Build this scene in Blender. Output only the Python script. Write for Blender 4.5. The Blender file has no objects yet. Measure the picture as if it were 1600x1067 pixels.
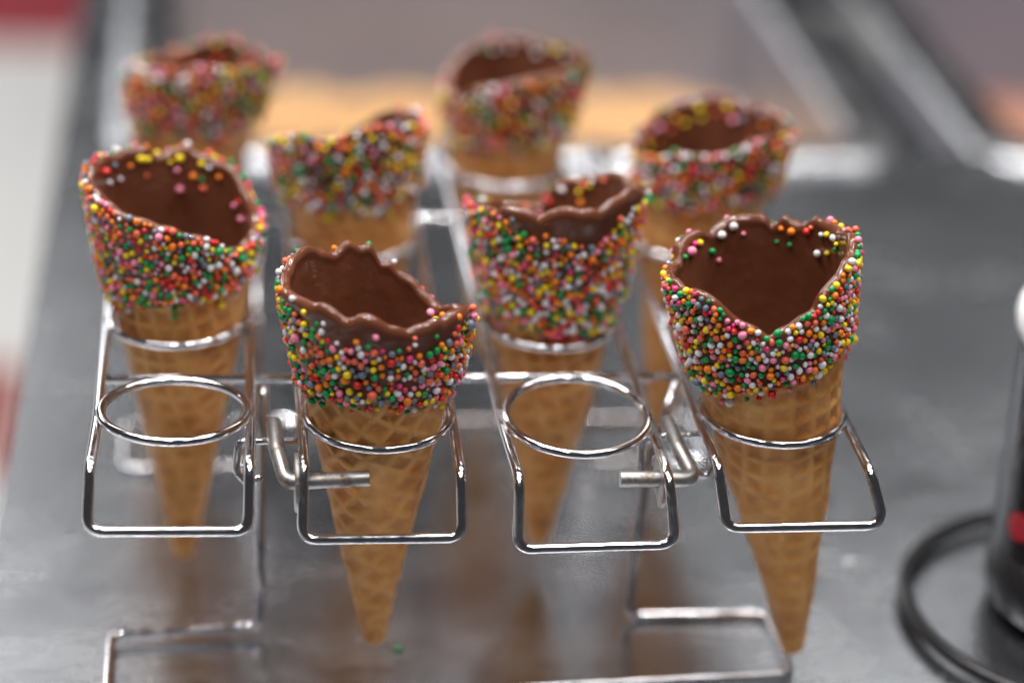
import bpy, bmesh, math, random
import numpy as np
from mathutils import Matrix, Vector

S = 0.072            # metres per unit: the spacing between two columns of rings
PI = math.pi
scene = bpy.context.scene
C = scene.collection

# ------------------------------------------------------------------ camera
cam = bpy.data.cameras.new('camera')
camo = bpy.data.objects.new('camera', cam)
C.objects.link(camo)
cam_loc = Vector((0.2141, -10.5288, 5.4967)) * S
r_ax, u_ax, f_ax = (Vector((0.99253329, -0.11124175, 0.05002942)),
                    Vector((0.00343919, 0.43552452, 0.9001703)),
                    Vector((0.12192556, 0.89327693, -0.43265516)))
camo.matrix_world = Matrix(((r_ax.x, u_ax.x, -f_ax.x, cam_loc.x), (r_ax.y, u_ax.y, -f_ax.y, cam_loc.y),
                            (r_ax.z, u_ax.z, -f_ax.z, cam_loc.z), (0, 0, 0, 1)))
cam.sensor_width = 36
cam.lens = 84.06
cam.clip_start = 0.02
cam.clip_end = 60
cam.dof.use_dof = True
cam.dof.focus_distance = 11.62 * S
cam.dof.aperture_fstop = 2.65
cam.dof.aperture_blades = 0
scene.camera = camo

# ------------------------------------------------------------------ light: an indoor serving counter under ceiling lamps, with added fill lamps
world = bpy.data.worlds.new('World')
scene.world = world
world.use_nodes = True
bg = world.node_tree.nodes['Background']
bg.inputs['Color'].default_value = (0.93, 0.95, 1.0, 1)
bg.inputs['Strength'].default_value = 0.045
def ceiling_or_fill_lamp(x, y, z, sx, sy, watts, col=(1.0, 0.98, 0.96)):
    l = bpy.data.lights.new('ceiling_or_fill_lamp', 'AREA')
    l.shape = 'RECTANGLE'; l.size = sx; l.size_y = sy; l.energy = watts; l.color = col
    o = bpy.data.objects.new('ceiling_or_fill_lamp', l)
    C.objects.link(o); o.location = (x, y, z)
    return o
for (x, y, z, sx, sy, w) in ((-0.45, -0.30, 1.35, 0.9, 0.10, 7), (0.65, -0.30, 1.35, 0.9, 0.10, 5),
                             (-0.35, 0.45, 1.35, 0.9, 0.10, 15), (0.75, 0.45, 1.35, 0.9, 0.10, 9),
                             (-0.15, -0.75, 1.20, 0.10, 0.10, 3.5), (0.35, -0.65, 1.20, 0.10, 0.10, 3.5),
                             (-0.6, 1.7, 1.45, 1.0, 0.2, 6), (0.9, 1.7, 1.45, 1.0, 0.2, 5.0),
                             (-0.9, 3.4, 1.6, 1.4, 0.3, 7), (1.3, 3.4, 1.6, 1.4, 0.3, 1.5),
                             (0.12, 0.22, 1.25, 0.04, 0.04, 5.5), (-0.40, 0.08, 1.25, 0.04, 0.04, 5.5), (0.55, 0.05, 1.25, 0.04, 0.04, 5.5),
                             (-1.9, 2.6, 1.3, 1.0, 1.0, 45)):  # last entry: fill lamp added to brighten the floor at left
    ceiling_or_fill_lamp(x, y, z, sx, sy, w)
# added upright fill lamp far behind left, brightens the counter's left side
o = ceiling_or_fill_lamp(-1.7, 5.2, 1.5, 1.3, 1.6, 24, (0.95, 0.97, 1.0))
o.rotation_euler = (math.radians(-80), 0, 0)
scene.view_settings.view_transform = 'Standard'
scene.view_settings.look = 'None'
scene.view_settings.exposure = -0.08
scene.view_settings.gamma = 1.0
scene.view_settings.use_curve_mapping = False
scene.render.resolution_x = 1024
scene.render.resolution_y = 682

# ------------------------------------------------------------------ helpers
rng = np.random.default_rng(7)
random.seed(7)

def srgb(r, g, b):
    def f(c):
        c /= 255.0
        return c / 12.92 if c <= 0.04045 else ((c + 0.055) / 1.055) ** 2.4
    return (f(r), f(g), f(b), 1.0)

def new_mat(name):
    m = bpy.data.materials.new(name)
    m.use_nodes = True
    nt = m.node_tree
    return m, nt, nt.nodes['Principled BSDF']

def node(nt, typ, **kw):
    n = nt.nodes.new(typ)
    for k, v in kw.items():
        if k in n.inputs: n.inputs[k].default_value = v
        else: setattr(n, k, v)
    return n

def ramp(nt, src, stops):
    n = nt.nodes.new('ShaderNodeValToRGB')
    el = n.color_ramp.elements
    while len(el) < len(stops): el.new(0.5)
    for e, (p, c) in zip(el, stops):
        e.position = p
        e.color = c if len(c) == 4 else (*c, 1)
    nt.links.new(src, n.inputs[0])
    return n

def mesh_obj(name, verts, faces, mat=None, parent=None, smooth=True, mats=None, mat_idx=None):
    me = bpy.data.meshes.new(name)
    me.from_pydata(np.asarray(verts, float).tolist(), [], faces if isinstance(faces, list) else faces.tolist())
    if mats:
        for m in mats: me.materials.append(m)
        if mat_idx is not None: me.polygons.foreach_set('material_index', np.asarray(mat_idx, dtype=np.int32))
    elif mat: me.materials.append(mat)
    if smooth: me.polygons.foreach_set('use_smooth', np.ones(len(me.polygons), dtype=bool))
    me.update()
    o = bpy.data.objects.new(name, me)
    C.objects.link(o)
    if parent: o.parent = parent
    return o

def empty(name, loc=(0, 0, 0)):
    o = bpy.data.objects.new(name, None)
    o.empty_display_size = 0.02
    C.objects.link(o); o.location = loc
    return o

def tag(o, label=None, cat=None, group=None, kind=None):
    if label: o['label'] = label
    if cat: o['category'] = cat
    if group: o['group'] = group
    if kind: o['kind'] = kind
    return o

def fillet(pts, rad, closed=False, n=7):
    """polyline with its corners rounded"""
    P = [np.asarray(p, float) for p in pts]
    N = len(P)
    rads = rad if isinstance(rad, (list, tuple)) else [rad] * N
    out = []
    for i in range(N):
        if not closed and i in (0, N - 1):
            out.append(P[i]); continue
        a, b, c = P[i - 1], P[i], P[(i + 1) % N]
        d1 = a - b; l1 = np.linalg.norm(d1); d1 /= l1
        d2 = c - b; l2 = np.linalg.norm(d2); d2 /= l2
        ca = np.clip(d1 @ d2, -1, 1)
        ang = math.acos(ca)
        if ang > PI - 0.02 or rads[i] <= 0:
            out.append(b); continue
        t = min(rads[i] / math.tan(ang / 2), 0.45 * l1, 0.45 * l2)
        for k in range(n + 1):
            s = k / n
            out.append((1 - s) ** 2 * (b + d1 * t) + 2 * s * (1 - s) * b + s * s * (b + d2 * t))
    return np.array(out)

def tube(path, rad, closed=False, seg=14, caps=True):
    P = np.asarray(path, float); N = len(P)
    if closed: T = np.roll(P, -1, 0) - np.roll(P, 1, 0)
    else: T = np.gradient(P, axis=0)
    T /= np.linalg.norm(T, axis=1)[:, None]
    ref = np.array([0, 0, 1.0]) if abs(T[0][2]) < 0.9 else np.array([1.0, 0, 0])
    nrm = np.cross(T[0], ref); nrm /= np.linalg.norm(nrm)
    rings = []
    for i in range(N):
        nrm = nrm - (nrm @ T[i]) * T[i]; nrm /= np.linalg.norm(nrm)
        bi = np.cross(T[i], nrm)
        a = np.arange(seg) * 2 * PI / seg
        rings.append(P[i] + rad * (np.cos(a)[:, None] * nrm + np.sin(a)[:, None] * bi))
    V = np.concatenate(rings)
    F = []
    M = N if closed else N - 1
    off = 0
    if closed:   # best twist alignment for the closing strip
        d = [np.linalg.norm(rings[-1] - np.roll(rings[0], -k, 0)) for k in range(seg)]
        off = int(np.argmin(d))
    for i in range(M):
        j = (i + 1) % N
        o = off if (closed and j == 0) else 0
        for k in range(seg):
            F.append([i * seg + k, i * seg + (k + 1) % seg, j * seg + (k + 1 + o) % seg, j * seg + (k + o) % seg])
    if not closed and caps:
        F.append(list(range(seg))[::-1]); F.append([(N - 1) * seg + k for k in range(seg)])
    return V, F

def wire(name, pts, rad, mat, parent=None, fil=0.06, closed=False, seg=14):
    V, F = tube(fillet(pts, fil, closed), rad, closed, seg)
    o = mesh_obj(name, V * S, F, mat, parent)
    if not closed:
        o.data.polygons[-1].use_smooth = False; o.data.polygons[-2].use_smooth = False
    return o

def torus(name, ctr, R, rad, mat, parent, tilt=(0, 0), n=72, seg=14):
    a = np.arange(n) * 2 * PI / n
    ex = np.array([math.cos(tilt[1]), 0, -math.sin(tilt[1])]); ey = np.array([0, math.cos(tilt[0]), math.sin(tilt[0])])
    P = np.asarray(ctr) + R * (np.cos(a)[:, None] * ex + np.sin(a)[:, None] * ey)
    V, F = tube(P, rad, True, seg)
    return mesh_obj(name, V * S, F, mat, parent)

def box(x0, x1, y0, y1, z0, z1):
    v = [(x, y, z) for z in (z0, z1) for y in (y0, y1) for x in (x0, x1)]
    f = [[0, 2, 3, 1], [4, 5, 7, 6], [0, 1, 5, 4], [2, 6, 7, 3], [0, 4, 6, 2], [1, 3, 7, 5]]
    return np.array(v, float), f

def join(parts):
    V, F, o = [], [], 0
    for v, f in parts:
        V.append(v); F += [[i + o for i in q] for q in f]; o += len(v)
    return np.concatenate(V), F

def bevel(o, w, seg=3):
    b = o.modifiers.new('bevel', 'BEVEL'); b.width = w; b.segments = seg; b.limit_method = 'ANGLE'
    return o

# ------------------------------------------------------------------ materials
def mat_chrome():
    m, nt, b = new_mat('polished_chrome_wire')
    b.inputs['Metallic'].default_value = 1
    b.inputs['Base Color'].default_value = (0.74, 0.73, 0.75, 1)
    tc = node(nt, 'ShaderNodeTexCoord')
    n1 = node(nt, 'ShaderNodeTexNoise', Scale=260.0, Detail=3.0)
    nt.links.new(tc.outputs['Object'], n1.inputs['Vector'])
    rr = ramp(nt, n1.outputs['Fac'], [(0.35, (0.07,) * 3), (0.75, (0.22,) * 3)])
    nt.links.new(rr.outputs['Color'], b.inputs['Roughness'])
    bp = node(nt, 'ShaderNodeBump', Strength=0.12, Distance=0.0006)
    n2 = node(nt, 'ShaderNodeTexNoise', Scale=120.0, Detail=2.0)
    nt.links.new(tc.outputs['Object'], n2.inputs['Vector'])
    nt.links.new(n2.outputs['Fac'], bp.inputs['Height'])
    nt.links.new(bp.outputs['Normal'], b.inputs['Normal'])
    return m

def mat_pin():
    m, nt, b = new_mat('worn_steel_pin')
    tc = node(nt, 'ShaderNodeTexCoord')
    n1 = node(nt, 'ShaderNodeTexNoise', Scale=150.0, Detail=6.0, Roughness=0.6)
    nt.links.new(tc.outputs['Object'], n1.inputs['Vector'])
    cr = ramp(nt, n1.outputs['Fac'], [(0.30, srgb(104, 82, 62)), (0.44, srgb(160, 156, 152)), (0.8, srgb(196, 196, 198))])
    nt.links.new(cr.outputs['Color'], b.inputs['Base Color'])
    b.inputs['Metallic'].default_value = 0.95
    rr = ramp(nt, n1.outputs['Fac'], [(0.35, (0.55,) * 3), (0.7, (0.28,) * 3)])
    nt.links.new(rr.outputs['Color'], b.inputs['Roughness'])
    return m

def mat_counter():
    m, nt, b = new_mat('brushed_stainless_counter')
    b.inputs['Metallic'].default_value = 0.97
    tc = node(nt, 'ShaderNodeTexCoord')
    mp = node(nt, 'ShaderNodeMapping'); mp.inputs['Scale'].default_value = (1.5, 14, 1)
    nt.links.new(tc.outputs['Object'], mp.inputs['Vector'])
    brush = node(nt, 'ShaderNodeTexNoise', Scale=22.0, Detail=6.0, Roughness=0.7)
    nt.links.new(mp.outputs['Vector'], brush.inputs['Vector'])
    smud = node(nt, 'ShaderNodeTexNoise', Scale=13.0, Detail=5.0, Roughness=0.6, Distortion=0.8)
    nt.links.new(tc.outputs['Object'], smud.inputs['Vector'])
    mx = node(nt, 'ShaderNodeMix', data_type='FLOAT'); mx.inputs[0].default_value = 0.4
    nt.links.new(smud.outputs['Fac'], mx.inputs[2]); nt.links.new(brush.outputs['Fac'], mx.inputs[3])
    rr = ramp(nt, mx.outputs[0], [(0.33, (0.13,) * 3), (0.68, (0.32,) * 3)])
    nt.links.new(rr.outputs['Color'], b.inputs['Roughness'])
    cr = ramp(nt, mx.outputs[0], [(0.3, (0.37, 0.385, 0.415)), (0.7, (0.53, 0.545, 0.575))])
    nt.links.new(cr.outputs['Color'], b.inputs['Base Color'])
    bp = node(nt, 'ShaderNodeBump', Strength=0.16, Distance=0.0004)
    mp2 = node(nt, 'ShaderNodeMapping'); mp2.inputs['Scale'].default_value = (6, 420, 1)
    nt.links.new(tc.outputs['Object'], mp2.inputs['Vector'])
    grain = node(nt, 'ShaderNodeTexNoise', Scale=4.0, Detail=4.0, Roughness=0.75)
    nt.links.new(mp2.outputs['Vector'], grain.inputs['Vector'])
    nt.links.new(grain.outputs['Fac'], bp.inputs['Height'])
    nt.links.new(bp.outputs['Normal'], b.inputs['Normal'])
    return m

def mat_pan():
    m, nt, b = new_mat('stainless_pan')
    b.inputs['Metallic'].default_value = 1
    tc = node(nt, 'ShaderNodeTexCoord')
    n1 = node(nt, 'ShaderNodeTexNoise', Scale=20.0, Detail=4.0)
    nt.links.new(tc.outputs['Object'], n1.inputs['Vector'])
    cr = ramp(nt, n1.outputs['Fac'], [(0.3, (0.42, 0.425, 0.44)), (0.7, (0.54, 0.54, 0.56))])
    nt.links.new(cr.outputs['Color'], b.inputs['Base Color'])
    rr = ramp(nt, n1.outputs['Fac'], [(0.3, (0.22,) * 3), (0.7, (0.36,) * 3)])
    nt.links.new(rr.outputs['Color'], b.inputs['Roughness'])
    return m

def mat_wafer():
    m, nt, b = new_mat('baked_wafer')
    tc = node(nt, 'ShaderNodeTexCoord')
    n1 = node(nt, 'ShaderNodeTexNoise', Scale=65.0, Detail=5.0, Roughness=0.6)
    n2 = node(nt, 'ShaderNodeTexNoise', Scale=900.0, Detail=3.0, Roughness=0.6)
    n3 = node(nt, 'ShaderNodeTexNoise', Scale=210.0, Detail=2.0)
    for n in (n1, n2, n3): nt.links.new(tc.outputs['Object'], n.inputs['Vector'])
    base = ramp(nt, n1.outputs['Fac'], [(0.3, srgb(182, 116, 50)), (0.5, srgb(210, 149, 80)), (0.72, srgb(224, 172, 106))])
    at = node(nt, 'ShaderNodeAttribute', attribute_name='ridge')
    dark = node(nt, 'ShaderNodeMix', data_type='RGBA', blend_type='MULTIPLY')
    inv = ramp(nt, at.outputs['Fac'], [(0.0, (0.65,) * 3), (1.0, (0.0,) * 3)])
    nt.links.new(inv.outputs['Color'], dark.inputs[0])
    nt.links.new(base.outputs['Color'], dark.inputs[6]); dark.inputs[7].default_value = srgb(206, 160, 112)
    fl = node(nt, 'ShaderNodeMix', data_type='RGBA')
    spots = ramp(nt, n3.outputs['Fac'], [(0.68, (0, 0, 0)), (0.80, (0.35,) * 3)])
    nt.links.new(spots.outputs['Color'], fl.inputs[0])
    nt.links.new(dark.outputs[2], fl.inputs[6]); fl.inputs[7].default_value = srgb(228, 200, 158)
    nt.links.new(fl.outputs[2], b.inputs['Base Color'])
    b.inputs['Roughness'].default_value = 0.5
    b.inputs['Specular IOR Level'].default_value = 0.35
    b.inputs['Subsurface Weight'].default_value = 0.12
    b.inputs['Subsurface Radius'].default_value = (0.004, 0.002, 0.001)
    b.inputs['Subsurface Scale'].default_value = 0.5
    bp = node(nt, 'ShaderNodeBump', Strength=0.35, Distance=0.0006)
    nt.links.new(n2.outputs['Fac'], bp.inputs['Height'])
    nt.links.new(bp.outputs['Normal'], b.inputs['Normal'])
    return m

def mat_choc():
    m, nt, b = new_mat('milk_chocolate')
    tc = node(nt, 'ShaderNodeTexCoord')
    n1 = node(nt, 'ShaderNodeTexNoise', Scale=60.0, Detail=3.0)
    nt.links.new(tc.outputs['Object'], n1.inputs['Vector'])
    cr = ramp(nt, n1.outputs['Fac'], [(0.3, srgb(92, 51, 34)), (0.7, srgb(110, 65, 46))])
    nt.links.new(cr.outputs['Color'], b.inputs['Base Color'])
    b.inputs['Roughness'].default_value = 0.10
    b.inputs['Specular IOR Level'].default_value = 0.5
    b.inputs['Subsurface Weight'].default_value = 0.08
    b.inputs['Subsurface Radius'].default_value = (0.002, 0.001, 0.0006)
    bp = node(nt, 'ShaderNodeBump', Strength=0.28, Distance=0.0012)
    n2 = node(nt, 'ShaderNodeTexNoise', Scale=210.0, Detail=2.0)
    nt.links.new(tc.outputs['Object'], n2.inputs['Vector'])
    nt.links.new(n2.outputs['Fac'], bp.inputs['Height'])
    nt.links.new(bp.outputs['Normal'], b.inputs['Normal'])
    return m

def mat_plain(name, col, rough=0.4, metal=0.0, var=0.12, scale=80.0, spec=0.5):
    m, nt, b = new_mat(name)
    tc = node(nt, 'ShaderNodeTexCoord')
    n1 = node(nt, 'ShaderNodeTexNoise', Scale=scale, Detail=3.0)
    nt.links.new(tc.outputs['Object'], n1.inputs['Vector'])
    lo = tuple(c * (1 - var) for c in col[:3]); hi = tuple(min(1, c * (1 + var)) for c in col[:3])
    cr = ramp(nt, n1.outputs['Fac'], [(0.3, lo), (0.7, hi)])
    nt.links.new(cr.outputs['Color'], b.inputs['Base Color'])
    b.inputs['Roughness'].default_value = rough
    b.inputs['Metallic'].default_value = metal
    b.inputs['Specular IOR Level'].default_value = spec
    return m

CHROME, PIN, COUNTER, PAN = mat_chrome(), mat_pin(), mat_counter(), mat_pan()
WAFER, CHOC = mat_wafer(), mat_choc()
SPRINKLE_COLOURS = [('white', srgb(228, 225, 230), .17), ('yellow', srgb(240, 212, 30), .15), ('orange', srgb(238, 128, 22), .16),
                    ('green', srgb(8, 146, 74), .16), ('pink', srgb(240, 138, 166), .10), ('salmon', srgb(232, 104, 74), .11),
                    ('red', srgb(214, 40, 36), .06), ('slate', srgb(112, 122, 138), .07), ('magenta', srgb(222, 62, 122), .02)]
SPR_MATS = [mat_plain('sugar_pearl_' + n, c, 0.36, 0, 0.07, 300.0) for n, c, w in SPRINKLE_COLOURS]
SPR_W = np.array([w for _, _, w in SPRINKLE_COLOURS]); SPR_W = SPR_W / SPR_W.sum()


# ------------------------------------------------------------------ the setting: steel counter with two sunken pans, floor beyond its edge
ZT = -1.58           # counter top, in units below the ring level
XL = -1.06           # its left edge
slabs = [box(XL, 16, -8, 7.72, ZT - 0.5, ZT),
         box(XL, -0.32, 7.72, 15, ZT - 0.5, ZT),
         box(-0.32, 16, 13.1, 15, ZT - 0.5, ZT),
         box(5.75, 6.75, 7.72, 13.1, ZT - 0.9, ZT - 0.6)]
slabs.append(box(13.0, 16, 7.72, 13.1, ZT - 0.5, ZT))
V, F = join(slabs)
counter = mesh_obj('countertop', V * S, F, COUNTER, smooth=False)
tag(counter, kind='structure')
FLOOR = mat_plain('pale_floor', (0.84, 0.83, 0.82, 1), 0.45, 0, 0.06, 3.0)
V, F = box(-140, 140, -60, 160, -14.2, -14)
tag(mesh_obj('floor', V * S, F, FLOOR, smooth=False), kind='structure')

RED = mat_plain('red_rubber', srgb(168, 62, 72), 0.6, 0, 0.15, 30.0)
ORANGE = mat_plain('orange_red_rubber', srgb(160, 62, 44), 0.6, 0, 0.15, 30.0)
def floor_mat(x0, x1, y0, y1, mat, label):
    V, F = box(x0, x1, y0, y1, -14.0, -13.85)
    o = mesh_obj('floor_mat', V * S, F, mat, smooth=False)
    bevel(o, 0.004); tag(o, label, 'mat', 'mats on the floor beside the counter')
floor_mat(-20, -2.9, 46.5, 75, RED, 'deep red mat lying on the pale floor far beyond the counter edge')
floor_mat(-9, -3.25, 24.6, 28.6, ORANGE, 'orange red mat on the pale floor close beside the counter edge')

def rounded_rect(x0, x1, y0, y1, r, n=8):
    pts = []
    for cx, cy, a0 in ((x1 - r, y0 + r, -PI / 2), (x1 - r, y1 - r, 0), (x0 + r, y1 - r, PI / 2), (x0 + r, y0 + r, PI)):
        for k in range(n + 1):
            a = a0 + k / n * PI / 2
            pts.append((cx + r * math.cos(a), cy + r * math.sin(a)))
    return pts

TUB = mat_plain('dull_grey_pan_wall', (0.31, 0.32, 0.38, 1), 0.34, 0.5, 0.06, 8.0)
def food_pan(x0, x1, y0, y1, label):
    """sunken steel pan: a rolled flange lying on the counter, tapered walls and a floor"""
    prof = [(0.50, 0.004, 0.55), (0.48, 0.045, 0.54), (0.40, 0.075, 0.50), (0.26, 0.088, 0.45), (0.12, 0.07, 0.38), (0.03, 0.04, 0.34),
            (0.0, 0.0, 0.33), (-0.05, -0.6, 0.33), (-0.10, -1.5, 0.33), (-0.16, -1.7, 0.36), (-0.30, -1.78, 0.4)]
    V, F = [], []
    for (off, dz, r) in prof:
        V += [(x, y, ZT + dz) for x, y in rounded_rect(x0 - off, x1 + off, y0 - off, y1 + off, r)]
    n = len(V) // len(prof)
    for i in range(len(prof) - 1):
        for k in range(n):
            F.append([i * n + k, i * n + (k + 1) % n, (i + 1) * n + (k + 1) % n, (i + 1) * n + k])
    F.append([(len(prof) - 1) * n + k for k in range(n)])
    root = empty('food_pan', (0, 0, 0))
    tag(root, label, 'pan', 'pans sunk into the counter')
    fl, wl = [], []
    nf = 6
    mesh_obj('flange', np.array(V[:(nf + 1) * n]) * S, F[:nf * n], PAN, root)
    body_f = [[i - nf * n for i in q] for q in F[nf * n:]]
    mesh_obj('tub', np.array(V[nf * n:]) * S, body_f, TUB, root)

def crumb_heap(name, x0, x1, y0, y1, z, mat, label, count, seed):
    """a bed of broken crumbs: a lumpy base sheet and many small chips on it, one mass"""
    g = np.random.default_rng(seed)
    nx, ny = 60, 44
    xs, ys = np.linspace(x0, x1, nx), np.linspace(y0, y1, ny)
    X, Y = np.meshgrid(xs, ys)
    Z = z + 0.10 * np.sin(X * 1.7 + 1) * np.cos(Y * 1.9) + 0.05 * np.sin(X * 5.1) * np.sin(Y * 4.3 + 2) + 0.03 * g.standard_normal(X.shape)
    V = np.stack([X, Y, Z], -1).reshape(-1, 3)
    F = [[j * nx + i, j * nx + i + 1, (j + 1) * nx + i + 1, (j + 1) * nx + i] for j in range(ny - 1) for i in range(nx - 1)]
    parts = [(V, F)]
    tet = np.array([(1, 1, 1), (1, -1, -1), (-1, 1, -1), (-1, -1, 1)], float)
    tf = [[0, 1, 2], [0, 3, 1], [0, 2, 3], [1, 3, 2]]
    for k in range(count):
        i, j = g.integers(1, nx - 1), g.integers(1, ny - 1)
        q = g.standard_normal((3, 3)); q, _ = np.linalg.qr(q)
        s = g.uniform(0.02, 0.07) * np.array([1, 1, g.uniform(0.4, 1)])
        parts.append(((tet * s) @ q + V[j * nx + i] + np.array([g.uniform(-.05, .05), g.uniform(-.05, .05), 0.02]), tf))
    V, F = join(parts)
    o = mesh_obj(name, V * S, F, mat, smooth=False)
    tag(o, label, 'crumbs', kind='stuff')

food_pan(-0.18, 5.50, 7.80, 12.7, 'wide stainless steel pan holding cream coloured crumbs')
food_pan(7.0, 12.6, 7.80, 12.7, 'stainless steel pan holding pinkish brown crumbs')
CREAM = mat_plain('cream_crumbs', srgb(226, 186, 136), 0.7, 0, 0.14, 140.0)
PINKISH = mat_plain('pinkish_brown_crumbs', srgb(190, 140, 120), 0.7, 0, 0.14, 140.0)
crumb_heap('wafer_crumbs', -0.12, 5.48, 7.85, 12.6, ZT - 1.30, CREAM, 'cream coloured wafer crumbs filling the wide steel pan', 2600, 3)
crumb_heap('biscuit_crumbs', 7.07, 12.58, 7.85, 12.6, ZT - 1.30, PINKISH, 'pinkish brown crumbs filling the pan past the dark gap', 1400, 4)

# ------------------------------------------------------------------ wire cone rack
SYR = 1.1232         # ring pitch along a rail
WR = 0.0262          # rail wire radius
rack = empty('cone_rack', (1.5 * S, 1.5 * S, ZT * S))
tag(rack, 'chrome wire cone rack with sixteen rings standing on the steel counter', 'cone rack')
def rpart(o):
    o.parent = rack
    o.matrix_parent_inverse = Matrix.Translation(-Vector(rack.location))
    return o
# per column: ring height in front, extra tilt of the front ring, bend (left, right), bottom corners (left, right)
COLS = [dict(z0=0.028, tilt=-0.030, bend=((-0.39, -0.47), (0.36, -0.48)), bot=((-0.406, -0.289), (0.353, -0.301))),
        dict(z0=0.003, tilt=0.010, bend=((0.621, -0.43), (1.367, -0.53)), bot=((0.608, -0.351), (1.377, -0.352))),
        dict(z0=-0.016, tilt=0.075, bend=((1.650, -0.56), (2.378, -0.575)), bot=((1.648, -0.421), (2.425, -0.405))),
        dict(z0=0.002, tilt=0.012, bend=((2.637, -0.46), (3.378, -0.55)), bot=((2.672, -0.318), (3.463, -0.312)))]
ring_tilts = np.random.default_rng(11).uniform(-0.02, 0.02, (4, 4, 2))
wbm = bmesh.new(); bmesh.ops.create_icosphere(wbm, subdivisions=2, radius=1.0)
weld_mesh = bpy.data.meshes.new('weld'); wbm.to_mesh(weld_mesh); wbm.free()
weld_mesh.materials.append(PIN)
weld_mesh.polygons.foreach_set('use_smooth', np.ones(len(weld_mesh.polygons), dtype=bool))
wrng = np.random.default_rng(5)
for i, c in enumerate(COLS):
    zr = lambda y, c=c: c['z0'] * max(0.0, 1 - y / 1.6)
    off = -0.044
    (bl, br), (ql, qr) = c['bend'], c['bot']
    YB = 3 * SYR + 0.5
    ys = [0.0, 0.8, 1.6, 2.4]
    left = [(i - 0.374, y, zr(y) + off) for y in ys]
    right = [(i + 0.374, y, zr(y) + off) for y in ys]
    pts = [(ql[0], -0.62, ql[1]), (bl[0], bl[1], zr(0) * 1.1 + off - 0.006)] + left + \
          [(i - 0.374, YB, off), (i - 0.376, YB + 0.14, off - 0.28), (i + 0.376, YB + 0.14, off - 0.28), (i + 0.374, YB, off)] + \
          right[::-1] + [(br[0], br[1], zr(0) * 1.1 + off - 0.006), (qr[0], -0.62, qr[1])]
    rads = [0.075, 0.10] + [0.0] * 4 + [0.1, 0.075, 0.075, 0.1] + [0.0] * 4 + [0.10, 0.075]
    rail = rpart(wire('rail_frame', pts, WR, CHROME, None, rads, True))
    for j in range(4):
        t = ring_tilts[i, j]
        tx = t[0] + (c['tilt'] if j == 0 else c['tilt'] * 0.2)
        o = torus('ring', (i, j * SYR, zr(j * SYR)), 0.3585, 0.0235, CHROME, None, (tx, t[1]))
        o.parent = rail
        for sx in (-1, 1):
            w = bpy.data.objects.new('weld', weld_mesh); C.objects.link(w); w.parent = rail
            w.location = Vector((i + sx * 0.364, j * SYR + wrng.uniform(-.02, .02), zr(j * SYR) - 0.024)) * S
            w.scale = (wrng.uniform(.024, .03) * S, wrng.uniform(.035, .05) * S, 0.026 * S)
for y in (0.585, 2.72):
    rpart(wire('cross_wire', [(-0.40, y, -0.094), (3.40, y, -0.094)], 0.024, CHROME))
# hinge rods between the columns, their ends looped down behind the rails
rpart(wire('hinge_rod', [(0.64, -0.10, -0.093), (0.312, -0.10, -0.093), (0.297, -0.12, -0.25), (0.36, -0.13, -0.315), (0.43, -0.13, -0.27)], 0.019, CHROME, None, 0.05))
rpart(wire('hinge_rod', [(2.36, -0.10, -0.093), (2.66, -0.06, -0.093), (2.70, -0.10, -0.25), (2.66, -0.12, -0.31), (2.60, -0.12, -0.28)], 0.019, CHROME, None, 0.05))
rpart(wire('hinge_rod', [(2.40, -0.10, -0.093), (2.316, -0.11, -0.10), (2.32, -0.13, -0.26), (2.42, -0.13, -0.30)], 0.019, CHROME, None, 0.04))
def disc(ctr, R, th, n=28):
    V, F = [], []
    for x in (-th / 2, th / 2):
        V += [(ctr[0] + x, ctr[1] + R * math.cos(a), ctr[2] + R * math.sin(a)) for a in np.arange(n) * 2 * PI / n]
    F = [[k, (k + 1) % n, n + (k + 1) % n, n + k] for k in range(n)] + [list(range(n))[::-1], [n + k for k in range(n)]]
    return np.array(V), F
for pts, wx in (([(0.485, 0.02, -0.055), (0.497, -0.19, -0.09), (0.538, -0.40, -0.158), (0.94, -0.40, -0.142)], 0.588),
                ([(2.465, 0.02, -0.062), (2.492, -0.19, -0.10), (2.545, -0.40, -0.165), (2.168, -0.40, -0.160)], 2.372)):
    pin = rpart(wire('pivot_pin', pts, 0.040, PIN, None, 0.06, False, 18))
    bevel(pin, 0.0003, 2)
    V, F = disc((wx, -0.40, -0.160), 0.145, 0.022)
    w = mesh_obj('washer', V * S, F, PIN, pin, smooth=False); bevel(w, 0.0004, 2)
# base: two bent wires that stand on the counter and rise into four legs
zf = ZT + WR + 0.004
for yf, yl, ytop, lift in ((-0.06, 0.54, 0.585, 0.03), (2.88, 2.30, 2.72, 0.0)):
    skew = 0.20 if yl < 1 else 0.0
    pts = [(0.45, ytop, -0.115), (0.437, yl + 0.02, -0.4), (0.432, yl - 0.4 * skew, zf + lift), (-0.36, yl - 0.03 - 0.55 * skew, zf + lift),
           (-0.36, yf - skew, zf), (3.25, yf, zf), (3.235, yl, zf), (2.455, yl, zf), (2.50, yl + 0.02, -0.6), (2.62, ytop, -0.115)]
    if yl > 1: pts = [pts[0]] + pts[2:8] + [pts[9]]
    rpart(wire('base_frame', pts, WR, CHROME, None, 0.085))

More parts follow.
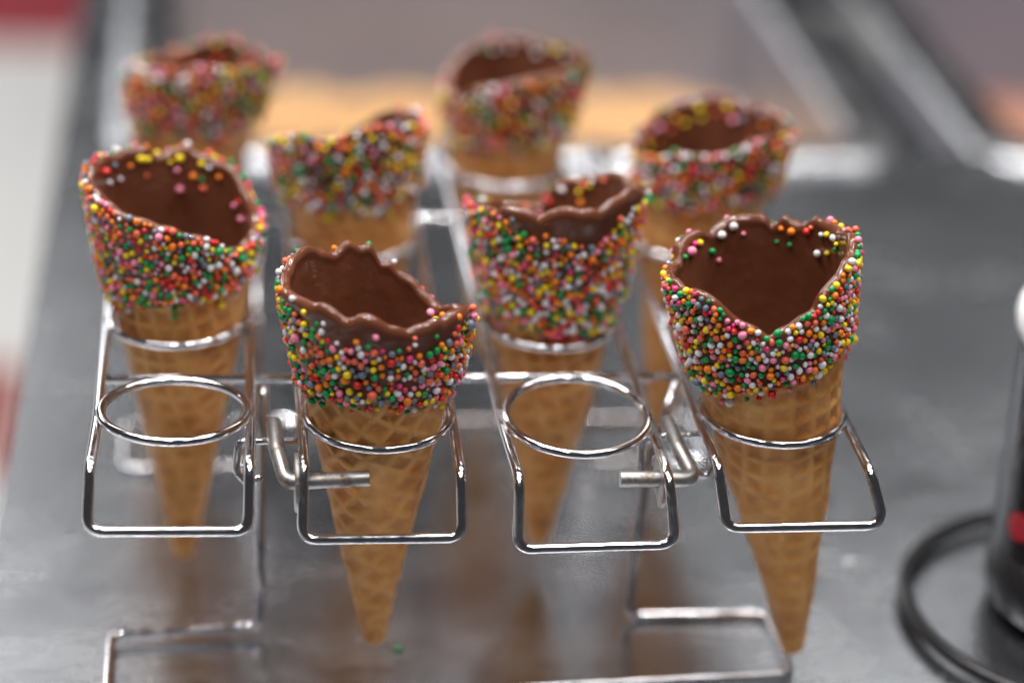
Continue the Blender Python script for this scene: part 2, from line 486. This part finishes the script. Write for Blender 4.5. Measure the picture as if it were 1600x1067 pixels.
# ------------------------------------------------------------------ dipped waffle cones
CONES = {
    'A': dict(ctr=(0.998, 0.0, 0.002), axis=(-0.013, 0.0, 1.0), L=1.35, flare=0.18,
        rim=[(8.9, 0.548), (23.8, 0.519), (36.4, 0.471), (47.1, 0.481), (53.4, 0.507), (59.9, 0.548), (66.5, 0.574), (73.1, 0.597), (79.1, 0.631), (86.3, 0.635), (89, 0.694), (92.6, 0.727), (97.8, 0.706), (101.2, 0.722), (107, 0.757), (110.7, 0.732), (117.1, 0.699), (127.8, 0.727), (134.1, 0.779), (144.8, 0.774), (156.4, 0.766), (159.4, 0.747), (183.5, 0.734), (211.5, 0.76), (226.1, 0.766), (231.5, 0.782), (238.7, 0.764), (246.5, 0.726), (250.8, 0.732), (254, 0.75), (259.5, 0.763), (265.5, 0.747), (271, 0.704), (278.3, 0.693), (284.2, 0.665), (292.2, 0.689), (302.8, 0.712), (308.7, 0.671), (310.5, 0.698), (322.3, 0.713)],
        low=[(183.5, 0.185), (215.1, 0.24), (230.4, 0.257), (244.6, 0.238), (253.4, 0.231), (270.2, 0.257), (275.4, 0.228), (287.5, 0.243), (297.4, 0.218), (314.2, 0.222), (328.3, 0.251), (346.7, 0.24)]),
    'H': dict(ctr=(3.002, 0.0, 0.001), axis=(-0.175, 0.0, 0.984), L=1.482, flare=0.14,
        rim=[(12.6, 0.887), (24.9, 0.892), (38, 0.902), (47.8, 0.853), (56.1, 0.851), (60.7, 0.885), (66.7, 0.847), (71, 0.83), (74, 0.885), (83.6, 0.895), (90.7, 0.901), (98.1, 0.897), (105, 0.874), (112.5, 0.848), (119.1, 0.884), (129.8, 0.892), (141.2, 0.872), (148.3, 0.812), (194.4, 0.874), (204.1, 0.86), (217.5, 0.887), (224.5, 0.876), (231.4, 0.833), (240.1, 0.769), (246.6, 0.728), (251.3, 0.717), (257, 0.689), (262.5, 0.636), (267.7, 0.678), (277.4, 0.698), (283.8, 0.726), (293.7, 0.734), (297.6, 0.801), (303.9, 0.836), (316.7, 0.867), (324.1, 0.903), (344, 0.882), (344, 0.906), (354.9, 0.937)],
        low=[(205.8, 0.292), (219.5, 0.301), (228.9, 0.299), (239.1, 0.331), (251.8, 0.336), (262.5, 0.357), (272.3, 0.367), (284.8, 0.383), (297.8, 0.395), (313.2, 0.423), (332.8, 0.43)]),
    'B': dict(ctr=(0.007, 1.123, -0.013), axis=(-0.007, 0.0, 1.0), L=1.477, flare=0.14,
        rim=[(21.6, 0.626), (35.9, 0.679), (44, 0.741), (59.7, 0.763), (73.2, 0.785), (82.7, 0.831), (94.8, 0.792), (105.5, 0.777), (112.9, 0.843), (121.2, 0.841), (137.8, 0.83), (151.8, 0.853), (172.2, 0.857), (186.8, 0.799), (186.8, 0.87), (206.7, 0.828), (221.6, 0.804), (234.6, 0.77), (247.7, 0.764), (256.8, 0.733), (268.4, 0.723), (280, 0.679), (290.7, 0.653), (304.9, 0.587), (313, 0.538), (321.6, 0.541), (341.4, 0.547)],
        low=[(203.5, 0.201), (236.9, 0.248), (250.5, 0.268), (265, 0.271), (278.2, 0.3), (290.8, 0.288), (309, 0.301), (319.8, 0.308), (336, 0.374)]),
    'C': dict(ctr=(2.001, 1.123, -0.006), axis=(-0.011, 0.0, 1.0), L=1.424, flare=0.165,
        rim=[(18, 0.723), (24.6, 0.746), (34.3, 0.746), (42.2, 0.733), (62.3, 0.669), (73, 0.656), (83.2, 0.614), (88.6, 0.567), (90.6, 0.514), (103, 0.49), (123.2, 0.516), (130.2, 0.569), (177.7, 0.661), (177.8, 0.724), (210.7, 0.757), (222.2, 0.773), (229.8, 0.823), (237, 0.821), (248.1, 0.81), (252.7, 0.778), (259.2, 0.834), (265.3, 0.855), (276.5, 0.843), (289.8, 0.822), (295.7, 0.85), (303, 0.873), (314.7, 0.9)],
        low=[(177.8, 0.101), (211.2, 0.128), (234.9, 0.133), (247.6, 0.114), (270.4, 0.074), (286.2, 0.068), (313.4, 0.068), (326.6, 0.093), (336, 0.291)]),
    'D': dict(ctr=(0.998, 2.246, 0.008), axis=(-0.095, 0.0, 0.996), L=1.3, flare=0.14,
        rim=[(0.3, 0.692), (24.3, 0.656), (54, 0.626), (63.5, 0.583), (78.8, 0.502), (99.3, 0.43), (125.3, 0.492), (158.2, 0.569), (197.7, 0.664), (215.1, 0.741), (236.6, 0.787), (248.6, 0.762), (259.9, 0.764), (271.5, 0.802), (284.6, 0.825), (299.3, 0.816), (316.2, 0.791), (340.7, 0.73)],
        low=[(210.6, 0.323), (232, 0.311), (263.6, 0.3), (294.3, 0.293), (325.8, 0.307)]),
    'E': dict(ctr=(3.0, 2.246, 0.0), axis=(0.1, 0.0, 0.995), L=1.3, flare=0.14,
        rim=[(6.6, 0.739), (30.5, 0.75), (54.9, 0.733), (76.2, 0.741), (104.9, 0.687), (137.4, 0.607), (166.9, 0.555), (170.2, 0.442), (211.4, 0.549), (230.9, 0.644), (245.9, 0.645), (259.4, 0.67), (277.3, 0.741), (292.4, 0.799), (313.3, 0.81)],
        low=[(200.1, 0.249), (227.1, 0.254), (259.7, 0.306), (290.9, 0.359), (320.3, 0.416)]),
    'F': dict(ctr=(0.0, 3.369, 0.0), axis=(0.177, 0.0, 0.984), L=1.3, flare=0.14,
        rim=[(12.6, 0.764), (36.9, 0.713), (54.2, 0.71), (71.2, 0.727), (91.8, 0.655), (115.4, 0.56), (138.1, 0.525), (181.5, 0.517), (181.5, 0.533), (227.7, 0.695), (251.2, 0.748), (270.7, 0.807), (286, 0.808), (304.9, 0.812), (330.5, 0.863)],
        low=[(215.7, 0.253), (238.2, 0.268), (270.4, 0.337), (295.8, 0.307), (312.7, 0.365), (331.9, 0.469)]),
    'G': dict(ctr=(1.988, 3.369, -0.0), axis=(0.06, 0.0, 0.998), L=1.3, flare=0.14,
        rim=[(12.6, 0.754), (41.2, 0.726), (63.1, 0.712), (92, 0.696), (110.1, 0.679), (123.5, 0.655), (148.8, 0.568), (175.9, 0.44), (176, 0.556), (211.5, 0.51), (236.5, 0.636), (259.3, 0.692), (276.4, 0.738), (291.5, 0.753), (311.4, 0.783), (332.5, 0.787)],
        low=[(206.4, 0.2), (241.4, 0.234), (271.5, 0.251), (293.6, 0.279), (315.3, 0.305)]),
}
def wrap_interp(tab, smooth):
    """360 samples of a periodic table (degrees, value)"""
    t = sorted(tab)
    x = np.array([a for a, _ in t]); y = np.array([b for _, b in t])
    x = np.concatenate([x - 360, x, x + 360]); y = np.concatenate([y, y, y])
    v = np.interp(np.arange(720) / 2, x, y)
    if smooth > 0:
        k = np.exp(-0.5 * (np.arange(-40, 41) / 2 / smooth) ** 2); k /= k.sum()
        v = np.convolve(np.concatenate([v[-40:], v, v[:40]]), k, 'same')[40:-40]
    return v

def smooth_noise(th, h, seed, f=6, fh=9):
    g = np.random.default_rng(seed)
    out = 0
    for k in range(7):
        a = g.integers(1, f + 1); b = g.uniform(-fh, fh); p = g.uniform(0, 2 * PI)
        out = out + np.sin(a * th + b * h + p)
    return out / 7 ** 0.5

ICO = None
def ico():
    global ICO
    if ICO is None:
        bm = bmesh.new(); bmesh.ops.create_icosphere(bm, subdivisions=2, radius=1.0)
        bm.verts.ensure_lookup_table()
        ICO = (np.array([v.co[:] for v in bm.verts]), [[v.index for v in f.verts] for f in bm.faces])
        bm.free()
    return ICO
PEARLS = []
for m in SPR_MATS:
    V, F = ico()
    me = bpy.data.meshes.new('sprinkle')
    me.from_pydata(V.tolist(), [], F); me.materials.append(m)
    me.polygons.foreach_set('use_smooth', np.ones(len(me.polygons), dtype=bool))
    PEARLS.append(me)

R_SHELL = 0.336      # wafer radius where the cone sits in its ring

def make_cone(key, label, gap, inside, detail, grid_rot, seam, seed, crumple=None, density=1.0, low_jit=0.03, relief=1.05):
    c = CONES[key]
    ctr = np.array(c['ctr']); ax = np.array(c['axis']); ax = ax / np.linalg.norm(ax); L = c['L']
    ex = np.cross([0, 1, 0], ax); ex /= np.linalg.norm(ex); ey = np.cross(ax, ex)
    k = R_SHELL / L
    R_TIP = 0.052
    def rs(h):
        h = np.asarray(h, float)
        lower = R_TIP + (R_SHELL - R_TIP) * (h + L) / L
        end = np.clip((h + L) / 0.06, 0, 1)
        return np.where(h > 0, R_SHELL + c['flare'] * h, lower * np.sqrt(1 - (1 - end) ** 2))
    g = np.random.default_rng(seed)
    root = empty('waffle_cone', Vector(ctr - ax * L) * S)
    tag(root, label, 'ice cream cone', 'dipped waffle cones standing in the rack')
    inv = Matrix.Translation(-Vector(root.location))
    def put(o):
        o.parent = root; o.matrix_parent_inverse = inv
        return o
    def world(th, h, rad):
        return ctr + h[..., None] * ax + rad[..., None] * (np.cos(th)[..., None] * ex + np.sin(th)[..., None] * ey)
    low_tab = list(c['low'])
    lo_mean = float(np.mean([b for _, b in low_tab]))
    rear = [(d, lo_mean + g.uniform(-.04, .04)) for d in range(int(low_tab[-1][0]) + 20 - 360, int(low_tab[0][0]) - 15, 14)]
    low = wrap_interp(low_tab + [(d % 360, v) for d, v in rear], 2.0)
    rim = wrap_interp(c['rim'], 1.5 if detail else 2.5)
    degs = np.arange(720) / 2
    # gentle scallops where the photograph gave few rim points
    rim = rim + 0.005 * smooth_noise(np.radians(degs), 0 * degs, seed + 5, 26, 1)
    low_at = lambda th: np.interp(np.degrees(th) % 360, np.append(degs, 360), np.append(low, low[0]))
    rim_at = lambda th: np.interp(np.degrees(th) % 360, np.append(degs, 360), np.append(rim, rim[0]))
    # ---- wafer shell: a rolled cone with a pressed waffle grid, seen below the chocolate
    nt_, ns_ = (420, 300) if detail else (180, 110)
    th = np.linspace(0, 2 * PI, nt_, endpoint=False)
    tt = np.linspace(0, 1, ns_)
    TH, TT = np.meshgrid(th, tt)
    htop = low_at(TH) + 0.10
    TW = np.where(TT < 0.06, TT ** 2 / 0.06, TT)
    Hh = -L + 0.0015 + TW * (htop + L - 0.0015)
    slant = (Hh + L) * math.sqrt(1 + k * k)
    half = math.atan(k)
    ph = ((TH - seam + 2 * PI) % (2 * PI)) * math.sin(half)
    cg, sg = math.cos(grid_rot), math.sin(grid_rot)
    fx = slant * np.cos(ph); fy = slant * np.sin(ph)
    warp = 0.018 * smooth_noise(TH, Hh, seed + 1, 4, 6)
    gx = (fx * cg + fy * sg + warp) / 0.115; gy = (-fx * sg + fy * cg + warp) / 0.115
    def ridge(v):
        d = np.abs(v - np.round(v))                # 0 on a ridge, .5 mid cell
        return 1 / (1 + np.exp((d - 0.19) / 0.052))
    R_ = np.maximum(ridge(gx), ridge(gy))
    wear = np.clip(0.78 + 0.45 * smooth_noise(TH, Hh, seed + 2, 6, 10), 0.2, 1.2)
    wear = wear * (0.62 + 0.38 * np.clip((Hh + 0.75) / 0.6, 0, 1))
    fade = np.clip((Hh + L) / 0.35, 0, 1)
    disp = 0.018 * relief * (R_ - 1) * wear * fade + 0.004 * smooth_noise(TH, Hh, seed + 3, 9, 14) * fade
    # rolled overlap: the outer sheet ends in a step at the seam and thins into the layer below
    sp = ((TH - seam - 0.35 * (Hh + 0.4) + 4 * PI) % (2 * PI)) / (2 * PI)
    disp = disp + 0.032 * (sp - 0.5) * fade
    if crumple:
        cth, ch, amp = crumple
        dth = (TH - cth + PI) % (2 * PI) - PI
        w = np.exp(-(dth / 0.55) ** 2 - ((Hh - ch) / 0.26) ** 2)
        fold = 0.55 - np.abs(smooth_noise(dth * 2.2, Hh * 2.2, 91, 4, 8))
        fold2 = 0.55 - np.abs(smooth_noise(dth * 2.2, Hh * 2.2, 95, 5, 9))
        disp = disp * (1 - 0.6 * w) + amp * w * (fold + 0.7 * fold2)
    rad = np.maximum(rs(Hh) + disp, 0.004)
    P = world(TH, Hh, rad).reshape(-1, 3)
    tip = ctr - ax * L
    V = np.vstack([P, tip])
    F = []
    idx = np.arange(nt_)
    nx = np.roll(idx, -1)
    for s in range(ns_ - 1):
        F.append(np.stack([s * nt_ + idx, s * nt_ + nx, (s + 1) * nt_ + nx, (s + 1) * nt_ + idx], 1))
    F = np.concatenate(F).tolist() + [[len(P), int(nx[q]), int(q)] for q in range(nt_)]
    o = put(mesh_obj('wafer_shell', V * S, F, WAFER))
    at = o.data.attributes.new('ridge', 'FLOAT', 'POINT')
    at.data.foreach_set('value', np.append((1 - (1 - R_) * np.clip(wear * relief, 0, 1)).reshape(-1), 0.5).astype(np.float32))
    # ---- chocolate: outside skin, rounded lip, inside lining
    nt2 = 480 if detail else 240
    th = np.linspace(0, 2 * PI, nt2, endpoint=False)
    lo, hi = low_at(th), rim_at(th)
    no = 26 if detail else 16
    T_OUT, T_IN = 0.028, 0.036
    rows = []
    for q in np.linspace(0, 1, no):
        h = lo + (hi - 0.045 - lo) * q
        edge = np.sqrt(np.clip(q / 0.05, 0, 1))
        lipb = 0.004 * np.exp(-((q - 1) / 0.12) ** 2)
        nz = 0.0075 * smooth_noise(th, h, seed + 7, 12, 18) * edge
        rows.append((h, rs(h) + T_OUT * edge - 0.006 * (1 - edge) + nz + lipb))
    hb, rb = rows[-1]
    hin = hi - 0.045
    rin = rs(hin) - T_IN
    for a in np.linspace(0, PI, 11)[1:-1]:
        mid, am = (rb + rin) / 2, (rb - rin) / 2
        rows.append((hb + 0.045 * math.sin(a), mid + am * math.cos(a)))
    for q in np.linspace(0, 1, 26 if detail else 14):
        h = hin + (-0.75 - hin) * q ** 1.2
        nz = 0.005 * smooth_noise(th, h * 0.5, seed + 8, 11, 3) * min(1, q * 8)
        rows.append((h, np.maximum(rs(h) - T_IN + nz + 0.004 * math.exp(-q * 14), 0.03)))
    Hc = np.array([r[0] for r in rows]); Rc = np.array([r[1] for r in rows])
    P = world(np.broadcast_to(th, Hc.shape), Hc, Rc).reshape(-1, 3)
    F = []
    idx = np.arange(nt2); nx = np.roll(idx, -1)
    for s in range(len(rows) - 1):
        F.append(np.stack([s * nt2 + idx, s * nt2 + nx, (s + 1) * nt2 + nx, (s + 1) * nt2 + idx], 1))
    F = np.concatenate(F).tolist() + [[(len(rows) - 1) * nt2 + int(q) for q in idx]]
    choc = put(mesh_obj('chocolate_coating', P * S, F, CHOC))
    # ---- sugar pearls
    gap_f = wrap_interp(gap, 6.0)
    gap_at = lambda t: np.interp(np.degrees(t) % 360, np.append(degs, 360), np.append(gap_f, gap_f[0]))
    acc, pos, cell = {}, [], 0.045
    def try_add(pt, r, nrm, tight):
        q = tuple(np.floor(pt / cell).astype(int))
        for dx in (-1, 0, 1):
            for dy in (-1, 0, 1):
                for dz in (-1, 0, 1):
                    for (p2, r2) in acc.get((q[0] + dx, q[1] + dy, q[2] + dz), ()):
                        d = pt - p2
                        if d @ d < (tight * (r + r2)) ** 2: return
        acc.setdefault(q, []).append((pt, r)); pos.append((pt, r, nrm))
    ntry = int((11000 if detail else 6000) * density)
    tq = g.uniform(0, 2 * PI, ntry); uq = g.uniform(0, 1, ntry)
    for t, uu in zip(tq, uq):
        l_, r_ = float(low_at(t)), float(rim_at(t))
        h = l_ - 0.012 + uu * (r_ - l_ + 0.01) + g.normal(0, low_jit) * (uu < 0.06)
        top = r_ - float(gap_at(t))
        over = (h - top) / 0.05
        if over > 0 and g.random() > 0.06 * math.exp(-over * 1.1): continue
        pr = float(np.clip(g.normal(0.0166, 0.0032), 0.0105, 0.025))
        nrm = ex * math.cos(t) + ey * math.sin(t)
        rad_ = float(rs(h)) + (T_OUT if h > l_ else 0.0) + pr * g.uniform(0.3, 0.62)
        if h > r_ - 0.04: rad_ -= 0.012
        try_add(ctr + h * ax + rad_ * nrm, pr, nrm, 0.90)
    for (d0, d1, n_, depth) in inside:           # strays stuck inside under the lip
        for _ in range(n_):
            t = math.radians(g.uniform(d0, d1)); h = float(rim_at(t)) - 0.03 - abs(g.exponential(depth))
            pr = float(np.clip(g.normal(0.0166, 0.0032), 0.0105, 0.025))
            nrm = -(ex * math.cos(t) + ey * math.sin(t))
            rad_ = float(rs(h)) - T_IN - pr * 0.5
            try_add(ctr + h * ax - rad_ * nrm, pr, nrm, 0.95)
    cols = g.choice(len(SPR_MATS), len(pos), p=SPR_W)
    camv = np.array([0.2141, -10.5288, 5.4967])
    score = np.array([p[1] * (1.0 if n @ ((camv - p) / np.linalg.norm(camv - p)) > 0.12 else 0.1) * 1.0 for p, _, n in pos]) if False else \
        np.array([q[1] * (1.0 if q[2] @ ((camv - q[0]) / np.linalg.norm(camv - q[0])) > 0.1 else 0.05) for q in pos])
    order = np.argsort(-score)
    singles = order[:300] if detail else []
    rest = order[300:] if detail else order
    spin = g.uniform(0, 6, (len(pos), 3))
    for q in singles:
        o = bpy.data.objects.new('sprinkle', PEARLS[cols[q]])
        C.objects.link(o)
        o.parent = choc
        o.location = Vector(pos[q][0]) * S
        sq = pos[q][1] * S
        o.scale = (sq * g.uniform(.86, 1.1), sq * g.uniform(.86, 1.1), sq * g.uniform(.86, 1.1)); o.rotation_euler = spin[q]
    if len(rest):
        iv, if_ = ico(); if_ = np.array(if_); n = len(iv)
        V = np.concatenate([pos[q][0] + iv * pos[q][1] for q in rest])
        F = np.concatenate([if_ + a * n for a in range(len(rest))])
        o = mesh_obj('sprinkles', V * S, F, None, choc, True, SPR_MATS, np.repeat(cols[rest], len(if_)))
        tag(o, kind='stuff')
    print(key, 'sprinkles', len(pos))

R_ = math.radians
make_cone('A', 'dipped cone with bare wavy chocolate lip and crumpled wafer, behind the pin end beside it',
          [(0, .03), (30, .02), (60, .05), (90, .06), (140, .02), (185, .02), (205, .05), (225, .13), (250, .16), (280, .13), (300, .15), (318, .10), (335, .04)],
          [(20, 60, 6, .03)], True, R_(20), R_(318), 21, (R_(282), -0.42, 0.024), 0.62)
make_cone('H', 'dipped cone with deep V notch in its pearl covered rim and smooth brick patterned wafer',
          [(0, 0.0), (90, 0.03), (180, 0.0), (270, 0.0)], [(10, 60, 20, .04), (60, 150, 14, .05)], True, R_(47), R_(80), 22, relief=0.75)
make_cone('B', 'dipped cone with pearls stuck inside its dark opening, behind an empty ring',
          [(0, 0.0), (180, 0.0)], [(25, 160, 26, .06)], True, R_(25), R_(100), 23)
make_cone('C', 'dipped cone whose pearls reach down into its ring, behind an empty ring',
          [(0, .03), (90, .02), (180, 0), (215, .02), (235, .10), (255, .15), (280, .22), (300, .20), (320, .08)],
          [(40, 100, 14, .04)], True, R_(30), R_(60), 24)
make_cone('D', 'dipped cone with one high side, standing behind the cone with the crumpled wafer',
          [(0, 0.0)], [(20, 90, 8, .05)], False, R_(25), R_(100), 25, density=0.3)
make_cone('E', 'upright dipped cone with round open rim, behind the cone with the V notch',
          [(0, 0.0)], [(20, 160, 26, .05)], False, R_(35), R_(100), 26, density=0.3)
make_cone('F', 'leaning dipped cone with pinkish pearl band, behind the cone with pearls stuck inside',
          [(0, 0.0)], [(30, 120, 10, .03)], False, R_(35), R_(100), 27, density=0.3)
make_cone('G', 'dipped cone with wide dark opening, standing before the cream crumbs in the pan',
          [(0, 0.02)], [(20, 120, 10, .03)], False, R_(35), R_(100), 28, density=0.28)

# ------------------------------------------------------------------ stray green pearl, and a white one added to imitate a blurred glint
for (x, y, ci, label) in ((1.166, 0.278, 3, 'single green sugar pearl lying on the steel counter'),
                          (3.834, 1.073, 0, 'white pearl standing in for a blurred glint on the steel counter')):
    o = bpy.data.objects.new('fallen_sprinkle_or_glint', PEARLS[ci]); C.objects.link(o)
    q = 0.019 if ci else 0.027
    o.location = Vector((x, y, ZT + q)) * S; o.scale = (q * S,) * 3
    tag(o, label, 'sprinkle')

# ------------------------------------------------------------------ dark canister in a black wire stand
BLACK = mat_plain('black_lacquered_wire', (0.012, 0.012, 0.013, 1), 0.3, 0, 0.2)
DARK = mat_plain('dark_gloss_canister', (0.008, 0.008, 0.011, 1), 0.14, 0.0, 0.3)
GREYM = mat_plain('grey_canister_panel', (0.03, 0.03, 0.033, 1), 0.25, 0.4, 0.1)
REDP = mat_plain('red_print', srgb(160, 14, 34), 0.3, 0, 0.1)
WHITE = mat_plain('white_plastic', (0.8, 0.8, 0.8, 1), 0.35, 0, 0.03)
CX, CY = 5.10, 0.55
def lathe(prof, n=56):
    V, F = [], []
    for r, z in prof:
        V += [(CX + r * math.cos(a), CY + r * math.sin(a), z) for a in np.arange(n) * 2 * PI / n]
    for i in range(len(prof) - 1):
        F += [[i * n + q, i * n + (q + 1) % n, (i + 1) * n + (q + 1) % n, (i + 1) * n + q] for q in range(n)]
    F.append(list(range(n))[::-1]); F.append([(len(prof) - 1) * n + q for q in range(n)])
    return np.array(V), F
can = empty('canister', (CX * S, CY * S, ZT * S))
tag(can, 'dark glossy canister with red marks and a white lid inside a black wire stand', 'canister')
ci = Matrix.Translation(-Vector(can.location))
def cput(o): o.parent = can; o.matrix_parent_inverse = ci; return o
V, F = lathe([(0.50, ZT + 0.06), (0.56, ZT + 0.07), (0.595, ZT + 0.12), (0.60, ZT + 0.3), (0.60, 0.04), (0.58, 0.08)])
cput(mesh_obj('body', V * S, F, DARK))
V, F = lathe([(0.603, ZT + 0.16), (0.608, ZT + 0.17), (0.608, ZT + 0.44), (0.603, ZT + 0.45)])
cput(mesh_obj('grey_band', V * S, F, GREYM))
V, F = lathe([(0.585, 0.07), (0.61, 0.10), (0.64, 0.15), (0.65, 0.21), (0.64, 0.27), (0.60, 0.33), (0.40, 0.38), (0.15, 0.40)])
cput(mesh_obj('lid', V * S, F, WHITE))
def print_patch(a0, a1, z0, z1):
    V, F, n = [], [], 10
    ang = np.linspace(0, 2 * PI, 24, endpoint=False)
    am, zm = (a0 + a1) / 2, (z0 + z1) / 2
    for rr in (0.6015, 0.612):
        for q in ang:
            a = am + (a1 - a0) / 2 * math.cos(q); z = zm + (z1 - z0) / 2 * math.sin(q)
            V.append((CX + rr * math.cos(a), CY + rr * math.sin(a), z))
    F = [[q, (q + 1) % 24, 24 + (q + 1) % 24, 24 + q] for q in range(24)] + [[24 + q for q in range(24)]]
    cput(mesh_obj('red_mark', np.array(V) * S, F, REDP, smooth=False))
print_patch(R_(192), R_(208), -0.98, -0.82)
print_patch(R_(206), R_(226), -0.5, -0.15)
stand = empty('wire_stand', (CX * S, CY * S, ZT * S))
tag(stand, 'black lacquered wire ring stand around the dark canister on the counter', 'stand')
si = Matrix.Translation(-Vector(stand.location))
def sput(o): o.parent = stand; o.matrix_parent_inverse = si; return o
sput(torus('ring', (CX, CY - 0.09, ZT + 0.08), 1.06, 0.045, BLACK, None, (0, 0), 96))
for a in (60, 150, 240, 330):
    ca, sa = math.cos(R_(a)), math.sin(R_(a))
    sput(wire('foot', [(CX + 1.06 * ca, CY - 0.09 + 1.06 * sa, ZT + 0.07), (CX + 1.06 * ca, CY - 0.09 + 1.06 * sa, ZT + 0.003)], 0.04, BLACK))
